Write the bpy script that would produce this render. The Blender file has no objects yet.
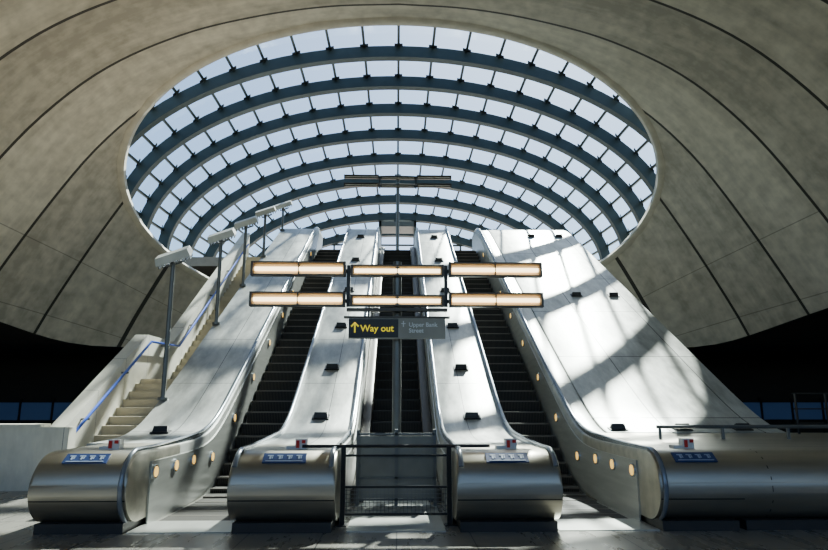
import bpy, bmesh, math
from mathutils import Vector, Matrix

# ------------------------------------------------------------------ helpers
def link(o, parent=None):
    bpy.context.scene.collection.objects.link(o)
    if parent: o.parent = parent
    return o
def empty(name):
    e = bpy.data.objects.new(name, None); e.empty_display_size=.3
    return link(e)
def mesh_obj(name, verts, faces, mat, parent=None, smooth=False, angle=None):
    me = bpy.data.meshes.new(name)
    me.from_pydata([tuple(v) for v in verts], [], faces)
    bm = bmesh.new(); bm.from_mesh(me)
    bmesh.ops.recalc_face_normals(bm, faces=bm.faces)
    bm.to_mesh(me); bm.free()
    if smooth:
        for p in me.polygons: p.use_smooth=True
        me.set_sharp_from_angle(angle=math.radians(angle or 35))
    if mat: me.materials.append(mat)
    return link(bpy.data.objects.new(name, me), parent)
class MB:
    def __init__(s): s.v=[]; s.f=[]
    def box(s,x0,x1,y0,y1,z0,z1):
        n=len(s.v)
        s.v += [(x0,y0,z0),(x1,y0,z0),(x1,y1,z0),(x0,y1,z0),(x0,y0,z1),(x1,y0,z1),(x1,y1,z1),(x0,y1,z1)]
        s.f += [(n,n+3,n+2,n+1),(n+4,n+5,n+6,n+7),(n,n+1,n+5,n+4),(n+1,n+2,n+6,n+5),(n+2,n+3,n+7,n+6),(n+3,n,n+4,n+7)]
        return s
    def obox(s, c, ax, ay, az):
        n=len(s.v); c=Vector(c); ax=Vector(ax); ay=Vector(ay); az=Vector(az)
        for a,b,d in [(-1,-1,-1),(1,-1,-1),(1,1,-1),(-1,1,-1),(-1,-1,1),(1,-1,1),(1,1,1),(-1,1,1)]:
            s.v.append(tuple(c+a*ax+b*ay+d*az))
        s.f += [(n,n+3,n+2,n+1),(n+4,n+5,n+6,n+7),(n,n+1,n+5,n+4),(n+1,n+2,n+6,n+5),(n+2,n+3,n+7,n+6),(n+3,n,n+4,n+7)]
        return s
    def loft(s, rings, closed=True, caps=True):
        m=len(rings[0]); n=len(s.v)
        for r in rings: s.v += [tuple(p) for p in r]
        for i in range(len(rings)-1):
            for j in range(m if closed else m-1):
                k=(j+1)%m
                s.f.append((n+i*m+j, n+i*m+k, n+(i+1)*m+k, n+(i+1)*m+j))
        if caps:
            s.f.append(tuple(n+j for j in range(m))[::-1])
            s.f.append(tuple(n+(len(rings)-1)*m+j for j in range(m)))
        return s
    def tube(s, pts, r, seg=10, ref=(1,0,0), rx=None):
        pts=[Vector(p) for p in pts]; rings=[]
        for i,p in enumerate(pts):
            t=(pts[min(i+1,len(pts)-1)]-pts[max(i-1,0)]).normalized()
            a=Vector(ref); a=(a-t*a.dot(t))
            if a.length<1e-3: a=Vector((0,0,1)); a=a-t*a.dot(t)
            a.normalize(); b=t.cross(a)
            rings.append([p+a*(rx or r)*math.cos(q)+b*r*math.sin(q) for q in [2*math.pi*k/seg for k in range(seg)]])
        return s.loft(rings)
    def obj(s,name,mat,parent=None,smooth=False,angle=None):
        return mesh_obj(name,s.v,s.f,mat,parent,smooth,angle)

# ------------------------------------------------------------------ materials
def newmat(name):
    m=bpy.data.materials.new(name); m.use_nodes=True
    nt=m.node_tree; b=nt.nodes['Principled BSDF']; return m,nt,b
def mth(nt,op,a,b=None,c=None):
    n=nt.nodes.new('ShaderNodeMath'); n.operation=op
    for i,v in enumerate((a,b,c)):
        if v is None: continue
        if isinstance(v,(int,float)): n.inputs[i].default_value=v
        else: nt.links.new(v,n.inputs[i])
    return n.outputs[0]
def simple(name,col,rough=.5,metal=0,var=.12,scale=3,bump=0.0,stretch=(1,1,1),spec=None):
    m,nt,b=newmat(name)
    tc=nt.nodes.new('ShaderNodeTexCoord'); mp=nt.nodes.new('ShaderNodeMapping')
    mp.inputs['Scale'].default_value=stretch
    nt.links.new(tc.outputs['Object'],mp.inputs[0])
    no=nt.nodes.new('ShaderNodeTexNoise'); no.inputs['Scale'].default_value=scale; no.inputs['Detail'].default_value=6
    nt.links.new(mp.outputs[0],no.inputs['Vector'])
    cr=nt.nodes.new('ShaderNodeValToRGB')
    cr.color_ramp.elements[0].position=.3; cr.color_ramp.elements[1].position=.7
    cr.color_ramp.elements[0].color=tuple(c*(1-var) for c in col)+(1,)
    cr.color_ramp.elements[1].color=tuple(min(1,c*(1+var)) for c in col)+(1,)
    nt.links.new(no.outputs[0],cr.inputs[0]); nt.links.new(cr.outputs[0],b.inputs['Base Color'])
    b.inputs['Roughness'].default_value=rough; b.inputs['Metallic'].default_value=metal
    if spec is not None: b.inputs['Specular IOR Level'].default_value=spec
    if bump:
        bp=nt.nodes.new('ShaderNodeBump'); bp.inputs['Strength'].default_value=bump
        nt.links.new(no.outputs[0],bp.inputs['Height']); nt.links.new(bp.outputs[0],b.inputs['Normal'])
    return m
def emis(name,col,st):
    m,nt,b=newmat(name)
    b.inputs['Base Color'].default_value=col+(1,)
    b.inputs['Emission Color'].default_value=col+(1,); b.inputs['Emission Strength'].default_value=st
    return m

def concrete():
    m,nt,b=newmat('board_concrete')
    tc=nt.nodes.new('ShaderNodeTexCoord'); sp=nt.nodes.new('ShaderNodeSeparateXYZ')
    nt.links.new(tc.outputs['Object'],sp.inputs[0]); X,Y,Z=sp.outputs
    fy=mth(nt,'ABSOLUTE',mth(nt,'SUBTRACT',mth(nt,'FRACT',mth(nt,'MULTIPLY',mth(nt,'ADD',Y,20.0),.5)),.5))
    l1=mth(nt,'LESS_THAN',fy,.020)
    ang=mth(nt,'ARCTAN2',mth(nt,'ABSOLUTE',X),mth(nt,'SUBTRACT',Z,0.5))
    fa=mth(nt,'ABSOLUTE',mth(nt,'SUBTRACT',mth(nt,'FRACT',mth(nt,'MULTIPLY',ang,6.0)),.5))
    l2=mth(nt,'MULTIPLY',mth(nt,'LESS_THAN',fa,.008),mth(nt,'GREATER_THAN',ang,.95))
    l2=mth(nt,'MULTIPLY',l2,mth(nt,'GREATER_THAN',Y,17.0))
    ln=mth(nt,'MAXIMUM',l1,mth(nt,'MULTIPLY',l2,.45))
    n1=nt.nodes.new('ShaderNodeTexNoise'); n1.inputs['Scale'].default_value=.5; n1.inputs['Detail'].default_value=9; n1.inputs['Roughness'].default_value=.65
    n2=nt.nodes.new('ShaderNodeTexNoise'); n2.inputs['Scale'].default_value=3.0; n2.inputs['Detail'].default_value=8
    mp=nt.nodes.new('ShaderNodeMapping'); mp.inputs['Scale'].default_value=(.4,3.0,.4)
    nt.links.new(tc.outputs['Object'],mp.inputs[0])
    nt.links.new(mp.outputs[0],n1.inputs['Vector']); nt.links.new(tc.outputs['Object'],n2.inputs['Vector'])
    mix=mth(nt,'ADD',mth(nt,'MULTIPLY',n1.outputs[0],.6),mth(nt,'MULTIPLY',n2.outputs[0],.4))
    wn=nt.nodes.new('ShaderNodeTexWhiteNoise'); wn.noise_dimensions='1D'
    nt.links.new(mth(nt,'FLOOR',mth(nt,'ADD',mth(nt,'MULTIPLY',mth(nt,'ADD',Y,20.0),.5),.5)),wn.inputs['W'])
    mix=mth(nt,'ADD',mix,mth(nt,'MULTIPLY',mth(nt,'SUBTRACT',wn.outputs[0],.5),.12))
    cr=nt.nodes.new('ShaderNodeValToRGB')
    cr.color_ramp.elements[0].position=.36; cr.color_ramp.elements[1].position=.64
    cr.color_ramp.elements[0].color=(.36,.33,.26,1); cr.color_ramp.elements[1].color=(.70,.65,.52,1)
    nt.links.new(mix,cr.inputs[0])
    mx=nt.nodes.new('ShaderNodeMix'); mx.data_type='RGBA'
    nt.links.new(ln,mx.inputs[0]); nt.links.new(cr.outputs[0],mx.inputs[6]); mx.inputs[7].default_value=(.03,.027,.022,1)
    nt.links.new(mx.outputs[2],b.inputs['Base Color'])
    b.inputs['Roughness'].default_value=.6
    bp=nt.nodes.new('ShaderNodeBump'); bp.inputs['Strength'].default_value=.3
    nt.links.new(mth(nt,'SUBTRACT',mth(nt,'MULTIPLY',n2.outputs[0],.4),ln),bp.inputs['Height'])
    nt.links.new(bp.outputs[0],b.inputs['Normal'])
    return m
def panelled(name,col,rough,metal,sx,sy,ox=0,joint=(.08,.08,.08),w=.012,var=.15,usez=False):
    m,nt,b=newmat(name)
    tc=nt.nodes.new('ShaderNodeTexCoord'); sp=nt.nodes.new('ShaderNodeSeparateXYZ')
    nt.links.new(tc.outputs['Object'],sp.inputs[0]); X,Y,Z=sp.outputs
    if usez: Y=Z
    fx=mth(nt,'FRACT',mth(nt,'DIVIDE',mth(nt,'ADD',X,100*sx+ox),sx))
    fy=mth(nt,'FRACT',mth(nt,'DIVIDE',mth(nt,'ADD',Y,100*sy),sy))
    ln=mth(nt,'MAXIMUM',mth(nt,'LESS_THAN',fx,w/sx),mth(nt,'LESS_THAN',fy,w/sy))
    no=nt.nodes.new('ShaderNodeTexNoise'); no.inputs['Scale'].default_value=1.2; no.inputs['Detail'].default_value=9; no.inputs['Roughness'].default_value=.65
    mp=nt.nodes.new('ShaderNodeMapping'); mp.inputs['Scale'].default_value=(2.2,.5,1)
    nt.links.new(tc.outputs['Object'],mp.inputs[0]); nt.links.new(mp.outputs[0],no.inputs['Vector'])
    cr=nt.nodes.new('ShaderNodeValToRGB')
    cr.color_ramp.elements[0].position=.34; cr.color_ramp.elements[1].position=.66
    cr.color_ramp.elements[0].color=tuple(c*(1-var) for c in col)+(1,)
    cr.color_ramp.elements[1].color=tuple(min(1,c*(1+var)) for c in col)+(1,)
    nt.links.new(no.outputs[0],cr.inputs[0])
    mx=nt.nodes.new('ShaderNodeMix'); mx.data_type='RGBA'
    nt.links.new(ln,mx.inputs[0]); nt.links.new(cr.outputs[0],mx.inputs[6]); mx.inputs[7].default_value=joint+(1,)
    nt.links.new(mx.outputs[2],b.inputs['Base Color'])
    r=mth(nt,'ADD',mth(nt,'MULTIPLY',no.outputs[0],.25),rough-.12); nt.links.new(r,b.inputs['Roughness'])
    b.inputs['Metallic'].default_value=metal
    return m
def treads(name='ribbed_step_metal',k=1.0):
    m,nt,b=newmat(name)
    tc=nt.nodes.new('ShaderNodeTexCoord'); sp=nt.nodes.new('ShaderNodeSeparateXYZ')
    nt.links.new(tc.outputs['Object'],sp.inputs[0])
    f=mth(nt,'FRACT',mth(nt,'MULTIPLY',sp.outputs[0],30.0)); l=mth(nt,'LESS_THAN',f,.45)
    mx=nt.nodes.new('ShaderNodeMix'); mx.data_type='RGBA'; nt.links.new(l,mx.inputs[0])
    mx.inputs[6].default_value=(.045*k,.040*k,.032*k,1); mx.inputs[7].default_value=(.010,.009,.008,1)
    nt.links.new(mx.outputs[2],b.inputs['Base Color']); b.inputs['Roughness'].default_value=.6
    b.inputs['Specular IOR Level'].default_value=.25
    return m
def glassmat():
    m,nt,b=newmat('canopy_glass'); nt.nodes.remove(b)
    out=[n for n in nt.nodes if n.type=='OUTPUT_MATERIAL'][0]
    t=nt.nodes.new('ShaderNodeBsdfTransparent'); t.inputs[0].default_value=(.76,.91,.96,1)
    g=nt.nodes.new('ShaderNodeBsdfGlossy'); g.inputs[0].default_value=(.8,.9,1,1); g.inputs['Roughness'].default_value=.08
    tr=nt.nodes.new('ShaderNodeBsdfTranslucent'); tr.inputs[0].default_value=(.75,.9,.95,1)
    m1=nt.nodes.new('ShaderNodeMixShader'); m1.inputs[0].default_value=.05
    m2=nt.nodes.new('ShaderNodeMixShader'); m2.inputs[0].default_value=.03
    nt.links.new(t.outputs[0],m1.inputs[1]); nt.links.new(g.outputs[0],m1.inputs[2])
    nt.links.new(m1.outputs[0],m2.inputs[1]); nt.links.new(tr.outputs[0],m2.inputs[2])
    nt.links.new(m2.outputs[0],out.inputs[0]); return m

M_conc=concrete()
M_floor=panelled('granite_floor',(.23,.22,.195),.28,0,.9,.9,joint=(.04,.04,.04),w=.015)
M_deck=panelled('brushed_steel_deck',(.45,.46,.435),.40,.35,1.3,1.9,joint=(.10,.10,.10),w=.014,var=.38)
M_slab=panelled('steel_cladding',(.46,.47,.44),.40,.3,1.66,2.4,ox=.1,joint=(.06,.06,.06),w=.026,var=.42)
M_bronze=simple('bronze_steel',(.42,.395,.33),.38,.85,.18,2,stretch=(.3,3,3))
M_plinth=simple('dark_plinth',(.03,.03,.03),.5)
M_panel=simple('steel_panel',(.50,.51,.48),.33,.6,.12,4,stretch=(1,.3,3))
M_rubber=simple('handrail_rubber',(.22,.25,.29),.22,.3)
M_chrome=simple('polished_steel',(.5,.55,.6),.25,.9,.05)
M_tread=treads(); M_tread_shade=treads('shaded_step_metal',.6)  # second is a darker copy: central channel's dimness put into its colour
M_edge=simple('step_edge',(.12,.105,.085),.5)
M_stone=panelled('pale_stone',(.70,.68,.58),.6,0,1.5,1.2,joint=(.2,.19,.17),w=.012)
M_stair=simple('stair_concrete',(.48,.42,.30),.7)
M_rib=simple('canopy_steel',(.040,.060,.064),.42,.2,.1)
M_purl=simple('canopy_bar',(.035,.052,.056),.4,.2,.1)
M_glass=glassmat()
M_dark=simple('void_shade',(.022,.020,.018),.85)  # shade of the side voids put into a near-black colour
M_black=simple('black_metal',(.018,.018,.018),.4,.3)
M_post=simple('grey_post',(.14,.15,.15),.4,.5)
M_head=simple('floodlight_grey',(.55,.56,.53),.4,.2)
M_blue=simple('blue_rail',(.02,.09,.55),.3)
M_tube=emis('fluorescent_warm',(1.0,.76,.44),6)
M_tubedim=simple('unlit_tube',(.7,.6,.45),.3)
M_refl=simple('lamp_reflector',(.85,.64,.34),.35,.3,.05)
M_gold=emis('round_lamp_amber',(1.0,.60,.14),1.3)
M_red=simple('red_lens',(.6,.03,.02),.3)
M_yel=emis('yellow_letters',(1.0,.78,.02),.5)
M_white=simple('white_paint',(.7,.7,.68),.4)
M_sym=simple('sign_symbols',(.36,.44,.58),.4)
M_signg=simple('sign_grey',(.26,.245,.20),.4)
M_signb=simple('sign_blue',(.03,.06,.18),.3)
M_brown=simple('lamp_housing',(.05,.04,.03),.4,.3)

# ------------------------------------------------------------------ camera
P=math.radians(11.35); PSI=math.radians(1.56); F=624.0; H=1.6
cam=bpy.data.cameras.new('camera'); co=link(bpy.data.objects.new('camera',cam))
cam.sensor_width=36; cam.lens=F/828*36; cam.clip_end=500
co.location=(0,0,H); co.rotation_euler=(math.pi/2+P,0,-PSI)
bpy.context.scene.camera=co

# ------------------------------------------------------------------ 1D spline
def crom(pts):
    xs=[p[0] for p in pts]
    def f(x):
        if x<=xs[0]: return pts[0][1]
        if x>=xs[-1]: return pts[-1][1]
        i=max(k for k in range(len(xs)) if xs[k]<=x); i=min(i,len(xs)-2)
        x0,y0=pts[i]; x1,y1=pts[i+1]; h=x1-x0; t=(x-x0)/h
        m0=(y1-y0)/h if i==0 else (y1-pts[i-1][1])/(x1-pts[i-1][0])
        m1=(y1-y0)/h if i==len(pts)-2 else (pts[i+2][1]-y0)/(pts[i+2][0]-x0)
        return (2*t**3-3*t*t+1)*y0+(t**3-2*t*t+t)*h*m0+(-2*t**3+3*t*t)*y1+(t**3-t*t)*h*m1
    return f

# ------------------------------------------------------------------ concrete vault
prof=crom([(0,13.4),(2,13.28),(4,12.9),(6,12.25),(8,11.1),(9.6,9.5),(11,7.45),(12.6,4.7),(13.2,3.5)])
wf=crom([(-8,1.5),(0,1.48),(6,1.42),(11,1.30),(15,1.15),(17,1.08),(19,1.0),(21,.92),(22.5,.82),(24,.62),(25,.40),(25.8,.10)])
hf=crom([(-8,1.0),(19,1.0),(21,.975),(22.5,.90),(24,.70),(25,.45),(25.8,.1)])
um=crom([(-8,12.4),(14,12.5),(17,12.65),(20,12.95),(22.5,13.2),(26,13.2)])
def zs(X,Y):
    u=abs(X)/wf(Y)
    if u>13.2: return -99
    return 3.5+(prof(u)-3.5)*hf(Y)
N=80
ys=[-8+.5*i for i in range(0,62)]
ys=sorted(set([y for y in ys if y<=22.6]+[22.8,23.1,23.5,23.9,24.3,24.7,25.0,25.3,25.55,25.8]))
rings=[]
for Y in ys:
    w=wf(Y); h=hf(Y); U=um(Y); inn=[]; out=[]
    for i in range(N+1):
        u=-U+2*U*i/N
        z=3.5+(prof(abs(u))-3.5)*h
        inn.append((u*w,Y,z)); out.append((u*w+(u/13.2)*.35,Y,z+.25))
    rings.append(inn+out[::-1])
vault=MB().loft(rings).obj('ceiling',M_conc)
def direc(x,y):
    px=(x-414)/F; py=(275-y)/F
    fw=Vector((math.sin(PSI)*math.cos(P),math.cos(PSI)*math.cos(P),math.sin(P)))
    rt=Vector((math.cos(PSI),-math.sin(PSI),0)); up=rt.cross(fw)
    return fw+px*rt+py*up
E=Vector((0,0,H)); NR=120
dirs=[direc(391+270*math.cos(a),170-150*math.sin(a)) for a in [2*math.pi*i/NR for i in range(NR)]]
cut=MB().loft([[E+d*9 for d in dirs],[E+d*45 for d in dirs]]).obj('cutter',M_conc)
md=vault.modifiers.new('b','BOOLEAN'); md.operation='DIFFERENCE'; md.solver='EXACT'; md.object=cut
bpy.context.view_layer.update()
dg=bpy.context.evaluated_depsgraph_get()
nm=bpy.data.meshes.new_from_object(vault.evaluated_get(dg))
vault.modifiers.clear(); vault.data=nm
bpy.data.objects.remove(cut)
for p in nm.polygons: p.use_smooth=True
nm.set_sharp_from_angle(angle=math.radians(40))
rim=[]
for d in dirs:
    s=9.0
    while s<32:
        p=E+d*s
        if p.z>zs(p.x,p.y): break
        s+=.04
    rim.append(E+d*s)
cen=sum(rim,Vector())/len(rim)
m=MB(); rg=[]
for i,p in enumerate(rim):
    r=(p-cen).normalized(); d=dirs[i].normalized()
    a=p-r*.03
    rg.append([a-d*.14+r*.06,a-d*.14+r*.22,a+d*.15+r*.22,a+d*.80-r*.06,a+d*.80-r*.14,a-d*.06-r*.06])
m.loft(rg+[rg[0]],caps=False)
m.obj('trim_rim',simple('rim_concrete',(.60,.56,.45),.6),None,True,50)

m=MB()
for sgn in (-1,1):
    rg=[]
    for Y in ys: 
        U=um(Y); x=U*wf(Y)+.28; z=3.5+(prof(U)-3.5)*hf(Y)+.05
        rg.append([(sgn*x,Y,z),(sgn*26,Y,z+.1),(sgn*26,Y,z+.4),(sgn*x,Y,z+.4)])
    m.loft(rg)
m.box(-26,26,25.8,29,3.6,4.0)
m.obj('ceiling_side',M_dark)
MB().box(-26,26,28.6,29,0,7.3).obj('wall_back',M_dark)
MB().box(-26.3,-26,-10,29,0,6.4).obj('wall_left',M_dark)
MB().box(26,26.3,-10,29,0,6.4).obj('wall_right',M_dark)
MB().box(-26,26,-10.3,-10,0,4.0).obj('wall_light_block',M_stair)  # unseen wall added behind the camera to cut light from the open end
MB().box(-26,26,-10,29,-.3,0).obj('floor',M_floor)
M_wing=emis('dim_blue_glazing',(.06,.13,.30),.07)
for nme,x0,x1 in (('window_left',-25,-9.5),('window_right',9.5,25)):
    W=empty(nme)
    MB().box(x0,x1,28.52,28.56,.75,1.5).obj('glazing',M_wing,W)
    m=MB(); n=int((x1-x0)/1.4)
    for i in range(n+1):
        x=x0+(x1-x0)*i/n; m.box(x-.04,x+.04,28.46,28.6,0,1.7)
    m.box(x0,x1,28.46,28.6,1.5,1.58); m.box(x0,x1,28.46,28.6,.68,.75); m.obj('mullions',M_black,W)

# ------------------------------------------------------------------ escalator geometry
S=math.tan(math.radians(30)); Y0=11.6; Y1=25.0; C=.38
def spl(t,c):
    q=t/c
    return t if q>30 else (0 if q<-30 else c*math.log(1+math.exp(q)))
def ramp(y,c=C): return S*(spl(y-Y0,c)-spl(y-Y1,c))
NC=(8.46,.53); NRAD=.43
def nosetb(y):
    d=y-(NC[0]-NRAD)
    if d>=NRAD: return NC[1]+NRAD, .10
    h=NRAD*math.sqrt(max(0,1-(1-d/NRAD)**2)); return NC[1]+h, max(.10,NC[1]-h)
def band(mb,xa,xb,ya,yb,top=.96,nose=False,depth=1.1,rnd=.05,step=.25,solid=False):
    st=[]
    if nose:
        st+= [NC[0]-NRAD*math.cos(a) for a in [math.pi/2*k/9 for k in range(10)]]
        st[0]+=.004; y=NC[0]+.2
    else: y=ya
    while y<yb-1e-6: st.append(y); y+=step
    st.append(yb); rg=[]
    for y in st:
        if nose and y<NC[0]: t,b=nosetb(y)
        else:
            t=ramp(y)+top; b=.10 if y<Y0-1.2 else max(.0,ramp(y)-depth)
            if solid: b=0
        r=min(rnd,(t-b)*.3)
        rg.append([(xa,y,b),(xa,y,t-r),(xa+r*.3,y,t-r*.3),(xa+r,y,t),(xb-r,y,t),(xb-r*.3,y,t-r*.3),(xb,y,t-r),(xb,y,b)])
    mb.loft(rg)
def handrail(parent,x,end=26.6,a0=-60,name='handrail'):
    pts=[]
    R=NRAD+.028
    for k in range(16):
        a=math.radians(a0+(90-a0)*k/15); pts.append((x,NC[0]-R*math.cos(a),NC[1]+R*math.sin(a)))
    y=NC[0]+.2
    while y<end:
        lift=.028+.045*min(1,max(0,(y-9)/1.5))
        pts.append((x,y,ramp(y)+NC[1]+NRAD+lift)); y+=.2
    MB().tube(pts,.020,8,(1,0,0),.032).obj(name,M_rubber,parent,True,60)
    m=MB(); rg=[]
    for p in [q for q in pts if q[1]>=NC[0]]:
        rg.append([(x-.02,p[1],p[2]-.12),(x-.02,p[1],p[2]-.01),(x+.02,p[1],p[2]-.01),(x+.02,p[1],p[2]-.12)])
    m.loft(rg); m.obj(name+'_guide',M_chrome,parent)
def steps(parent,xa,xb,start=8.95,end=26.5,mat=None):
    m=MB(); e=MB(); y=start
    while y<end:
        z=ramp(y+.2,.3)
        z=max(z,.005)
        m.box(xa,xb,y,y+.4,z-.28,z)
        e.box(xa,xb,y-.006,y+.025,z-.022,z+.004)
        y+=.4
    m.obj('steps',mat or M_tread,parent); e.obj('step_nosings',M_edge if not mat else M_black,parent)
    MB().box(xa-.1,xb+.1,min(8.2,start-.2),start,0,.012).obj('comb_plate',M_panel,parent)
def skirt(parent,x,sgn,start=8.75,name='inner_panel'):
    rg=[];y=start
    a,b=(x,x+sgn*.02)
    while y<26.5:
        z=ramp(y); rg.append([(a,y,z+.0),(a,y,z+.80),(b,y,z+.80),(b,y,z+.0)]); y+=.25
    MB().loft(rg).obj(name,M_panel,parent)
def roundlights(parent,x,sgn):
    m=MB(); r=MB()
    yl=[8.85,9.65,10.45,11.5,12.9,14.4,16.0,17.6,19.2,21,22.8]
    for y in yl:
        z=ramp(y)+(.66 if y<11 else .5)
        for mb,rr,dx in ((m,.07,.034),(r,.09,.028)):
            ring=lambda xx:[(xx,y+rr*math.cos(a),z+rr*math.sin(a)) for a in [2*math.pi*k/16 for k in range(16)]]
            mb.loft([ring(x),ring(x+sgn*dx)])
    m.obj('round_lights',M_gold,parent); r.obj('round_light_bezels',M_chrome,parent)
def newel_extras(parent,xa,xb,w=.54):
    xc=(xa+xb)/2
    MB().box(xa+.05,xb-.05,8.16,9.8,0,.12).obj('plinth',M_plinth,parent)
    a=math.radians(54); n=Vector((0,-math.cos(a),math.sin(a))); t=Vector((0,math.sin(a),math.cos(a)))
    c=Vector((xc,NC[0],NC[1]))+n*(NRAD+.008)
    MB().obox(c,Vector((w/2,0,0)),t*.085,n*.008).obj('safety_sign',M_signb,parent)
    m=MB()
    for i in range(4):
        cc=c+Vector((-w/2+.09+i*(w-.18)/3,0,0))+n*.01+t*.012
        m.obox(cc+t*.025,Vector((.036,0,0)),t*.008,n*.003)
        m.obox(cc-t*.012,Vector((.012,0,0)),t*.026,n*.003)
        m.obox(cc-t*.01+Vector((.026,0,0)),Vector((.006,0,0)),t*.02,n*.003)
    m.obox(c-t*.06+n*.01,Vector((w/2-.04,0,0)),t*.006,n*.003)
    m.obj('safety_sign_symbols',M_sym,parent)
    g=MB()
    for ang in (-18,):
        a=math.radians(ang); n=Vector((0,-math.cos(a),math.sin(a))); t=Vector((0,math.sin(a),math.cos(a)))
        g.obox(Vector((xc,NC[0],NC[1]))+n*NRAD,Vector(((xb-xa)/2-.01,0,0)),t*.007,n*.004)
    g.obj('panel_joint',M_black,parent)
    k=MB().box(xc+.06,xc+.21,8.62,8.76,.95,1.09).box(xc-.06,xc+.06,8.64,8.8,.95,1.0); k.obj('key_switch_box',M_white,parent)
    MB().box(xc+.075,xc+.115,8.60,8.62,.98,1.075).box(xc+.15,xc+.195,8.60,8.62,1.04,1.08).obj('stop_button',M_red,parent)

EL=empty('escalator')
m=MB(); band(m,-4.45,-3.28,8,9.9,nose=True); m.obj('newel_outer',M_bronze,EL,True,40)
m=MB(); band(m,-4.70,-3.28,9.9,26.6); m.obj('deck_outer',M_deck,EL,True,40)
m=MB(); band(m,-2.06,-.75,8,9.6,nose=True); m.obj('newel_inner',M_bronze,EL,True,40)
m=MB(); band(m,-2.06,-.75,9.6,26.6); m.obj('deck_inner',M_deck,EL,True,40)
for x,a0 in ((-3.34,-60),(-2.0,35),(-.81,35)): handrail(EL,x,a0=a0)
steps(EL,-3.20,-2.14); skirt(EL,-3.28,1); skirt(EL,-2.06,-1); skirt(EL,-.75,1)
roundlights(EL,-3.26,1)
newel_extras(EL,-4.45,-3.28); newel_extras(EL,-2.06,-.75)
ER=empty('escalator')
m=MB(); band(m,3.28,8.8,8,9.9,nose=True); m.obj('newel_outer',M_bronze,ER,True,40)
m=MB(); band(m,3.28,8.8,9.9,11.25); m.obj('deck_flat',M_bronze,ER,True,40)
m=MB(); band(m,3.28,3.72,11.25,26.6); m.obj('deck_outer',M_deck,ER,True,40)
m=MB(); band(m,.75,2.06,8,9.6,nose=True); m.obj('newel_inner',M_bronze,ER,True,40)
m=MB(); band(m,.75,2.06,9.6,26.6); m.obj('deck_inner',M_deck,ER,True,40)
for x,a0 in ((3.34,-60),(2.0,35),(.81,35)): handrail(ER,x,a0=a0)
steps(ER,2.14,3.20); skirt(ER,3.28,-1); skirt(ER,2.06,1); skirt(ER,.75,-1)
roundlights(ER,3.26,-1)
newel_extras(ER,3.28,4.35); newel_extras(ER,.75,2.06)
m=MB()
for x in (4.7,6.1,7.5):
    rg=[]
    for k in range(9):
        a=math.radians(-60+150*k/8); rr=NRAD+.002
        y=NC[0]-rr*math.cos(a); z=NC[1]+rr*math.sin(a)
        rg.append([(x-.006,y,z),(x+.006,y,z),(x+.006,y+.01,z),(x-.006,y+.01,z)])
    m.loft(rg)
m.obj('vertical_joints',M_black,ER)
MB().box(4.4,8.75,8.18,9.8,0,.12).obj('plinth_long',M_plinth,ER)
EM=empty('escalator')
steps(EM,-.52,.52,10.6,mat=M_tread_shade)  # dark steps and nosings carry the channel's shade in their colour
for s in (-1,1):
    m=MB(); a,b=sorted((s*.52,s*.73)); band(m,a,b,10.4,26.5,top=.22,depth=.5); m.obj('skirt_panel',M_brown,EM,True,40)

CL=empty('sloping_steel_cladding')
m=MB(); band(m,3.72,6.95,11.25,26.4,top=.97,solid=True,rnd=.03); m.obj('cladding',M_slab,CL,True,40)

def spot(x,y,base=.965,par=None):
    z=ramp(y)+base; th=math.atan(S*(1/(1+math.exp(-(y-Y0)/C))))
    sv=Vector((0,math.cos(th),math.sin(th))); n=Vector((0,-math.sin(th),math.cos(th)))
    c=Vector((x,y,z)); m=MB()
    m.obox(c+n*.015,(.16,0,0),sv*.09,n*.012)
    w=.13; A=[c+Vector((sx*w,0,0))+sv*sy*.06+n*.025 for sx,sy in ((-1,-1),(1,-1),(1,1),(-1,1))]
    Bv=[c+Vector((sx*w*.9,0,0))+sv*(sy*.03+.02)+n*hh for sx,sy,hh in ((-1,-1,.12),(1,-1,.12),(1,1,.09),(-1,1,.09))]
    m.loft([A,Bv]); m.obj('deck_spotlight',M_black,par)
for x in (3.98,5.15,6.25): spot(x,11.45,par=CL)
for x in (5.24,6.34): spot(x,17.9,par=CL)
for x in (5.24,6.34): spot(x,23.6,par=CL)
spot(-4.1,11.3,par=EL)
for s in (-1,1):
    for y in (12.05,13.9,15.9,18.2,20.8,23.4): spot(s*1.42,y,.96,EL if s<0 else ER)

# ------------------------------------------------------------------ fixed staircase at left
ST=empty('staircase')
def stz(y): 
    if y<12: return 0
    if y<15.5: return (y-12)*.6
    if y<17.3: return 2.1
    return 2.1+(y-17.3)*.66
m=MB(); y=12.0
while y<25.2:
    z=stz(y+.3)
    if not (15.4<y<17.3): m.box(-6.12,-4.72,y,y+.3,max(0,z-.6),z)
    y+=.3
m.box(-6.12,-4.72,15.4,17.35,1.5,2.1)
m.obj('stair_steps',M_stair,ST)
rg=[]
for y in [12.0,15.5,17.3,25.2]:
    z=stz(y); rg.append([(-6.42,y,max(0,z-1.5)),(-6.42,y,z+1.08),(-6.12,y,z+1.08),(-6.12,y,max(0,z-1.5))])
MB().loft(rg).obj('parapet',M_stone,ST)
MB().box(-6.5,-5.9,11.75,12.0,0,1.12).obj('parapet_end',M_stone,ST)
pts=[(-5.98,11.8,.9),(-5.98,12.05,.98),(-5.98,15.4,3.0),(-5.98,17.35,3.05),(-5.98,24.5,7.75)]
MB().tube(pts,.03,8).obj('stair_handrail',M_blue,ST,True)
m=MB()
for y in (12.6,14.2,16.4,18.5,20.3,22.1):
    m.box(-6.12,-5.96,y-.015,y+.015,stz(y)+.86,stz(y)+.9)
m.obj('handrail_brackets',M_post,ST)
MB().box(-10.2,-6.5,11.95,12.2,0,1.12).obj('wall_parapet_low',M_stone)
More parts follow.
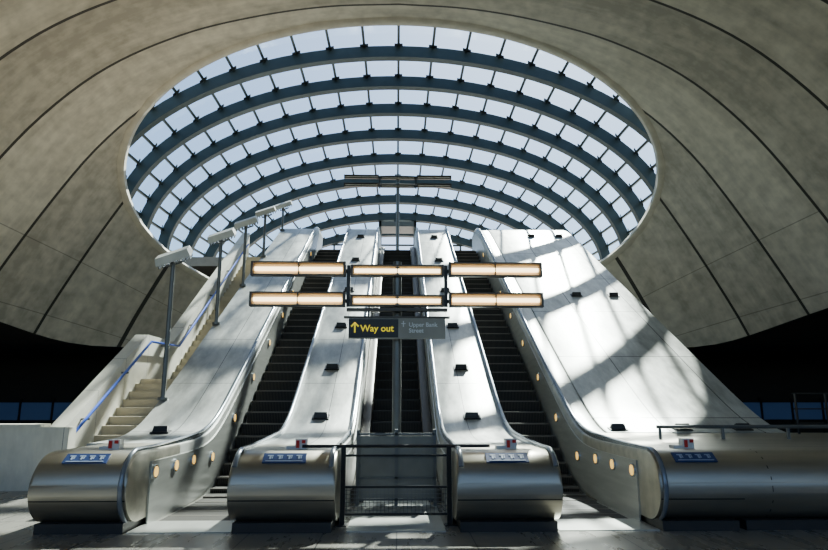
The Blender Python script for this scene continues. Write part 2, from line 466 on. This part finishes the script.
MB().box(-10.3,-6.5,11.9,12.25,1.12,1.17).obj('trim_coping',M_stone)

# ------------------------------------------------------------------ floodlight posts
for k,(y,zt) in enumerate(((12.7,4.40),(16.0,5.72),(18.5,6.80),(21.1,7.95),(24.3,9.2))):
    L=empty('floodlight_post')
    zb=ramp(y)+.96
    MB().tube([(-4.62,y,zb-.01),(-4.62,y,zt)],.045,12,(1,0,0)).obj('post',M_post,L,True)
    MB().tube([(-4.62,y,zb-.01),(-4.62,y,zb+.05)],.10,12,(1,0,0)).obj('base',M_post,L,True)
    c=Vector((-4.62,y,zt+.12))
    ax=Vector((.34,0.0,.12)); n=Vector((-.25,-.45,.85)).normalized(); az=ax.normalized().cross(n)
    m=MB(); 
    A=[c+ax*sx+az*sy*.21-n*.07 for sx,sy in ((-1,-1),(1,-1),(1,1),(-1,1))]
    Bq=[c+ax*sx*.93+az*sy*.18+n*.09 for sx,sy in ((-1,-1),(1,-1),(1,1),(-1,1))]
    m.loft([A,Bq]); m.obj('lamp_head',M_head,L)
    m=MB()
    for i in range(9): m.obox(c+ax*(-.9+.225*i)-n*.105,ax.normalized()*.008,az*.18,n*.035)
    m.obj('cooling_fins',M_post,L)
    m=MB(); m.obox(c-n*.16+ax*.0,ax*.5,az*.03,n*.02); m.obj('yoke',M_post,L)
    if k<3:
        al=bpy.data.lights.new('floodlight_lamp','AREA'); al.shape='RECTANGLE'; al.size=.5; al.size_y=.3
        al.energy=60; al.color=(1,.88,.68)
        ao=link(bpy.data.objects.new('floodlight_lamp',al),L); ao.location=c+n*.14
        ao.rotation_euler=Vector((-.45,-.45,.78)).to_track_quat('-Z','Y').to_euler()

# ------------------------------------------------------------------ lamp stands with sign
def stand(y,zf,ztop,rows,name='lamp_mast',lit=True,k=1.0):
    G=empty(name)
    MB().tube([(0,y+.1,zf),(0,y+.1,ztop+.05)],.075,14,(1,0,0)).obj('column',M_post,G,True)
    MB().tube([(0,y+.1,zf),(0,y+.1,zf+.03)],.17,14,(1,0,0)).obj('base_plate',M_post,G,True)
    h=MB(); t=MB(); rf=MB(); arm=MB()
    for z in rows:
        arm.box(-2.5,2.5,y+.02,y+.10,z-.03,z+.03)
        for i in (-1,0,1):
            xc=i*1.70; yy=y-(.12 if i else 0); hl=.81; hh=(.125 if i else .10)*k
            h.box(xc-hl,xc+hl,yy-.06,yy+.06,z+hh-.028,z+hh)
            h.box(xc-hl,xc+hl,yy-.06,yy+.06,z-hh,z-hh+.028)
            h.box(xc-hl,xc-hl+.04,yy-.07,yy+.07,z-hh,z+hh); h.box(xc+hl-.04,xc+hl,yy-.07,yy+.07,z-hh,z+hh)
            h.box(xc-hl,xc+hl,yy+.045,yy+.07,z-hh,z+hh)
            rf.box(xc-hl+.04,xc+hl-.04,yy+.035,yy+.045,z-hh+.022,z+hh-.022)
            t.tube([(xc-hl+.06,yy-.005,z),(xc+hl-.06,yy-.005,z)],.036*k,10,(0,0,1))
            h.box(xc-.008,xc+.008,yy-.05,yy+.03,z-hh,z+hh)
    h.obj('housings',M_brown,G); t.obj('tubes',M_tube if lit else M_tubedim,G); arm.obj('arms',M_black,G); rf.obj('reflectors',M_refl if lit else M_brown,G)
    v=MB()
    for x in (-.85,.85): v.box(x-.03,x+.03,y+.0,y+.08,rows[-1]-.1,rows[0]+.1)
    v.obj('uprights',M_black,G)
    return G
stand(10.7,0,3.95,(3.82,3.29))
stand(27.9,7.71,12.0,(11.85,11.45),lit=False,k=.7)
DZ=.07
SG=empty('way_out_sign'); SG.location=(0,0,DZ)
MB().box(-.82,.82,10.55,10.63,2.55,2.90).obj('panel',M_signg,SG)
MB().box(-.82,.02,10.535,10.55,2.57,2.88).obj('panel_black',M_black,SG)
MB().box(-.9,.9,10.53,10.66,2.90,2.93).obj('frame',M_brown,SG)
MB().box(-.86,.86,10.53,10.66,3.02,3.07).obj('rail',M_brown,SG)
m=MB().box(-.5,-.47,10.56,10.6,2.93,3.1).box(.47,.5,10.56,10.6,2.93,3.1).box(-.07,.07,10.63,10.74,2.6,2.7); m.obj('hangers',M_black,SG)
def text(s,x,z,size,mat,y=10.53):
    c=bpy.data.curves.new('lettering','FONT'); c.body=s; c.size=size; c.extrude=.002; c.materials.append(mat)
    c.offset=.002
    o=link(bpy.data.objects.new('lettering',c),SG); o.location=(x,y,z); o.rotation_euler=(math.pi/2,0,0)
text('Way out',-.62,2.67,.158,M_yel)
text('Upper Bank\nStreet',.20,2.755,.10,M_white,10.545)
m=MB(); m.box(-.725,-.70,10.528,10.535,2.65,2.80)
m.obox((-.742,10.53,2.785),(.033,0,.033),(0,.003,0),(-.009,0,.009)); m.obox((-.683,10.53,2.785),(.033,0,-.033),(0,.003,0),(.009,0,.009))
m.obj('arrow',M_yel,SG)
m=MB(); m.box(.10,.115,10.545,10.55,2.75,2.85).box(.07,.145,10.545,10.55,2.80,2.812); m.obj('small_arrow',M_white,SG)

# ------------------------------------------------------------------ barrier railing
BR=empty('barrier_railing')
m=MB(); Yb=8.62
m.tube([(-1.25,Yb,1.0),(1.25,Yb,1.0)],.022,8,(0,0,1))
for x in (-.70,.70): m.box(x-.03,x+.03,Yb-.03,Yb+.03,0,1.0)
for z in (.48,.14,.88): m.box(-.70,.70,Yb-.012,Yb+.012,z-.014,z+.014)
for x in (-.72,.72): m.box(x-.08,x+.08,Yb-.08,Yb+.08,0,.015)
m.obj('frame',M_black,BR)
m=MB()
for i in range(1,28): m.box(-.70+.05*i-.003,-.70+.05*i+.003,Yb-.004,Yb+.004,.14,.48)
for i in range(1,7): m.box(-.70,.70,Yb-.004,Yb+.004,.14+.05*i-.003,.14+.05*i+.003)
m.obj('wire_mesh',M_post,BR)
BP=empty('barrier_gate')
MB().box(-.58,.58,10.12,10.16,.12,1.05).obj('glazed_panel',simple('pale_panel',(.24,.245,.22),.25,.2),BP)
m=MB()
for x in (-.6,.6,0): m.box(x-.025,x+.025,10.09,10.19,0,1.15)
for z in (.10,.42,.74,1.08): m.box(-.6,.6,10.09,10.12,z-.015,z+.015)
m.obj('frame',M_post,BP)
RR=empty('guard_railing'); m=MB()
m.tube([(4.3,10.5,1.17),(8.7,10.5,1.17)],.03,8,(0,0,1))
for x in (4.35,5.4,6.5,7.6,8.65): m.box(x-.02,x+.02,10.48,10.52,.955,1.17)
m.obj('top_rail',M_post,RR)
m=MB(); RR2=empty('guard_railing')
for z in (1.72,1.45,1.2): m.tube([(7.05,11.15,z),(8.75,11.15,z)],.011,6,(0,0,1))
for x in (7.1,7.65,8.2,8.72): m.box(x-.012,x+.012,11.13,11.17,.955,1.72)
m.obj('rails',M_black,RR2)

# ------------------------------------------------------------------ glass canopy
GC=empty('glass_canopy')
za=crom([(15.5,14.3),(20.5,14.1),(24.3,13.8),(28.6,13.3),(33,12.7),(38,11.9)])
aw=crom([(15.5,11.2),(20.5,10.7),(28,10.2),(33,9.4),(38,8.2)])
ZB=7.75
def cp(Y,ph,off=0):
    a=aw(Y); b=za(Y)-ZB
    n=Vector((math.cos(ph)/a,0,math.sin(ph)/b)).normalized()
    return Vector((a*math.cos(ph),Y,ZB+b*math.sin(ph)))+n*off
def ok(Y,p,off=-.45,cl=.22):
    if Y>23.4: return True
    c=cp(Y,p,off)
    return c.z>zs(c.x,Y)+cl
YR=[16.3,18.4,20.5,22.4,24.35,26.4,28.6,30.8,33.0,35.2,37.4]
PH=[math.radians(2+176*i/176) for i in range(177)]
m=MB()
for Y in YR:
    pp=[p for p in PH if ok(Y,p)]
    if len(pp)<3: continue
    pp=[p for i,p in enumerate(pp) if i%3==0 or i==len(pp)-1]
    m.loft([[cp(Y-.13,p,-.02),cp(Y+.13,p,-.02),cp(Y+.13,p,-.45),cp(Y-.13,p,-.45)] for p in pp])
m.obj('ribs',M_rib,GC,True,40)
NP=26
PP=[math.radians(4+172*i/NP) for i in range(NP+1)]
m=MB()
for p in PP:
    rg=[]
    for i in range(len(YR)*3-2):
        a=YR[i//3]; Y=a if i%3==0 else a+(YR[i//3+1]-a)*(i%3)/3
        if not ok(Y,p,-.1,.2): continue
        c=cp(Y,p,-.03); t=Vector((-math.sin(p),0,math.cos(p)))*.045; n=Vector((math.cos(p),0,math.sin(p)))*.06
        rg.append([c-t-n,c+t-n,c+t+n,c-t+n])
    if len(rg)>1: m.loft(rg)
m.obj('glazing_bars',M_purl,GC)
m=MB()
for Y in YR:
    for p in PP:
        if not ok(Y,p): continue
        for s in (-1,1):
            c=cp(Y+s*.24,p,-.06); m.obox(c,Vector((-math.sin(p),0,math.cos(p)))*.15,(0,.04,0),(0,0,.035))
m.obj('spider_clips',M_black,GC)
gv=MB()
for i in range(len(YR)-1):
    for q in range(3):
        a=YR[i]+(YR[i+1]-YR[i])*q/3; b=YR[i]+(YR[i+1]-YR[i])*(q+1)/3
        for j in range(NP):
            if not all(ok(yy,pp_,0,.12) for yy in (a,b) for pp_ in (PP[j],PP[j+1])): continue
            gv.loft([[cp(a,PP[j],.03),cp(a,PP[j+1],.03)],[cp(b,PP[j],.03),cp(b,PP[j+1],.03)]],closed=False,caps=False)
gv.obj('glass_panes',M_glass,GC)
m=MB(); Ye=37.5
for i in range(-6,7):
    x=i*1.3; ph=math.acos(max(-1,min(1,x/aw(Ye)))); zt=cp(Ye,ph).z
    m.box(x-.05,x+.05,Ye-.05,Ye+.05,7.7,zt)
for z in (10.2,11.0): m.box(-7.4 if z<10.5 else -4.6,7.4 if z<10.5 else 4.6,Ye-.04,Ye+.04,z-.05,z+.05)
m.obj('window_1_mullions',M_purl,GC)
m=MB().box(-1.1,-.95,35,36.6,7.7,11.8).box(.95,1.1,35,36.6,7.7,11.8).box(-1.1,1.1,35,36.6,11.5,11.8)
m.obj('entrance_door_frame',M_post,GC)
MB().box(-26,26,26.65,60,7.3,7.7).obj('floor_upper_landing',simple('paving',(.3,.29,.27),.6))
m=MB()
for s in (-1,1):
    rg=[]
    for Y in [26.7]+[y for y in YR if y>26.7]:
        x=aw(Y)*s; rg.append([(x-.15,Y,7.7),(x+.15,Y,7.7),(x+.15,Y,8.15),(x-.15,Y,8.15)])
    m.loft(rg)
m.obj('canopy_kerb',M_stone,GC)

# ------------------------------------------------------------------ light
w=bpy.data.worlds.new('sky'); bpy.context.scene.world=w; w.use_nodes=True
nt=w.node_tree; bg=nt.nodes['Background']
sk=nt.nodes.new('ShaderNodeTexSky'); sk.sky_type='NISHITA'; sk.sun_disc=False
sk.sun_elevation=math.radians(46); sk.sun_rotation=math.radians(21); sk.air_density=1.0; sk.dust_density=.8; sk.ozone_density=2.5
nt.links.new(sk.outputs[0],bg.inputs[0]); bg.inputs[1].default_value=.28
sd=Vector((-.235,-.65,-.715)).normalized()
sl=bpy.data.lights.new('sun','SUN'); sl.energy=24; sl.angle=math.radians(1.0); sl.color=(1,.92,.80)
so=link(bpy.data.objects.new('sun',sl)); so.rotation_euler=sd.to_track_quat('-Z','Y').to_euler(); so.location=(10,30,30)
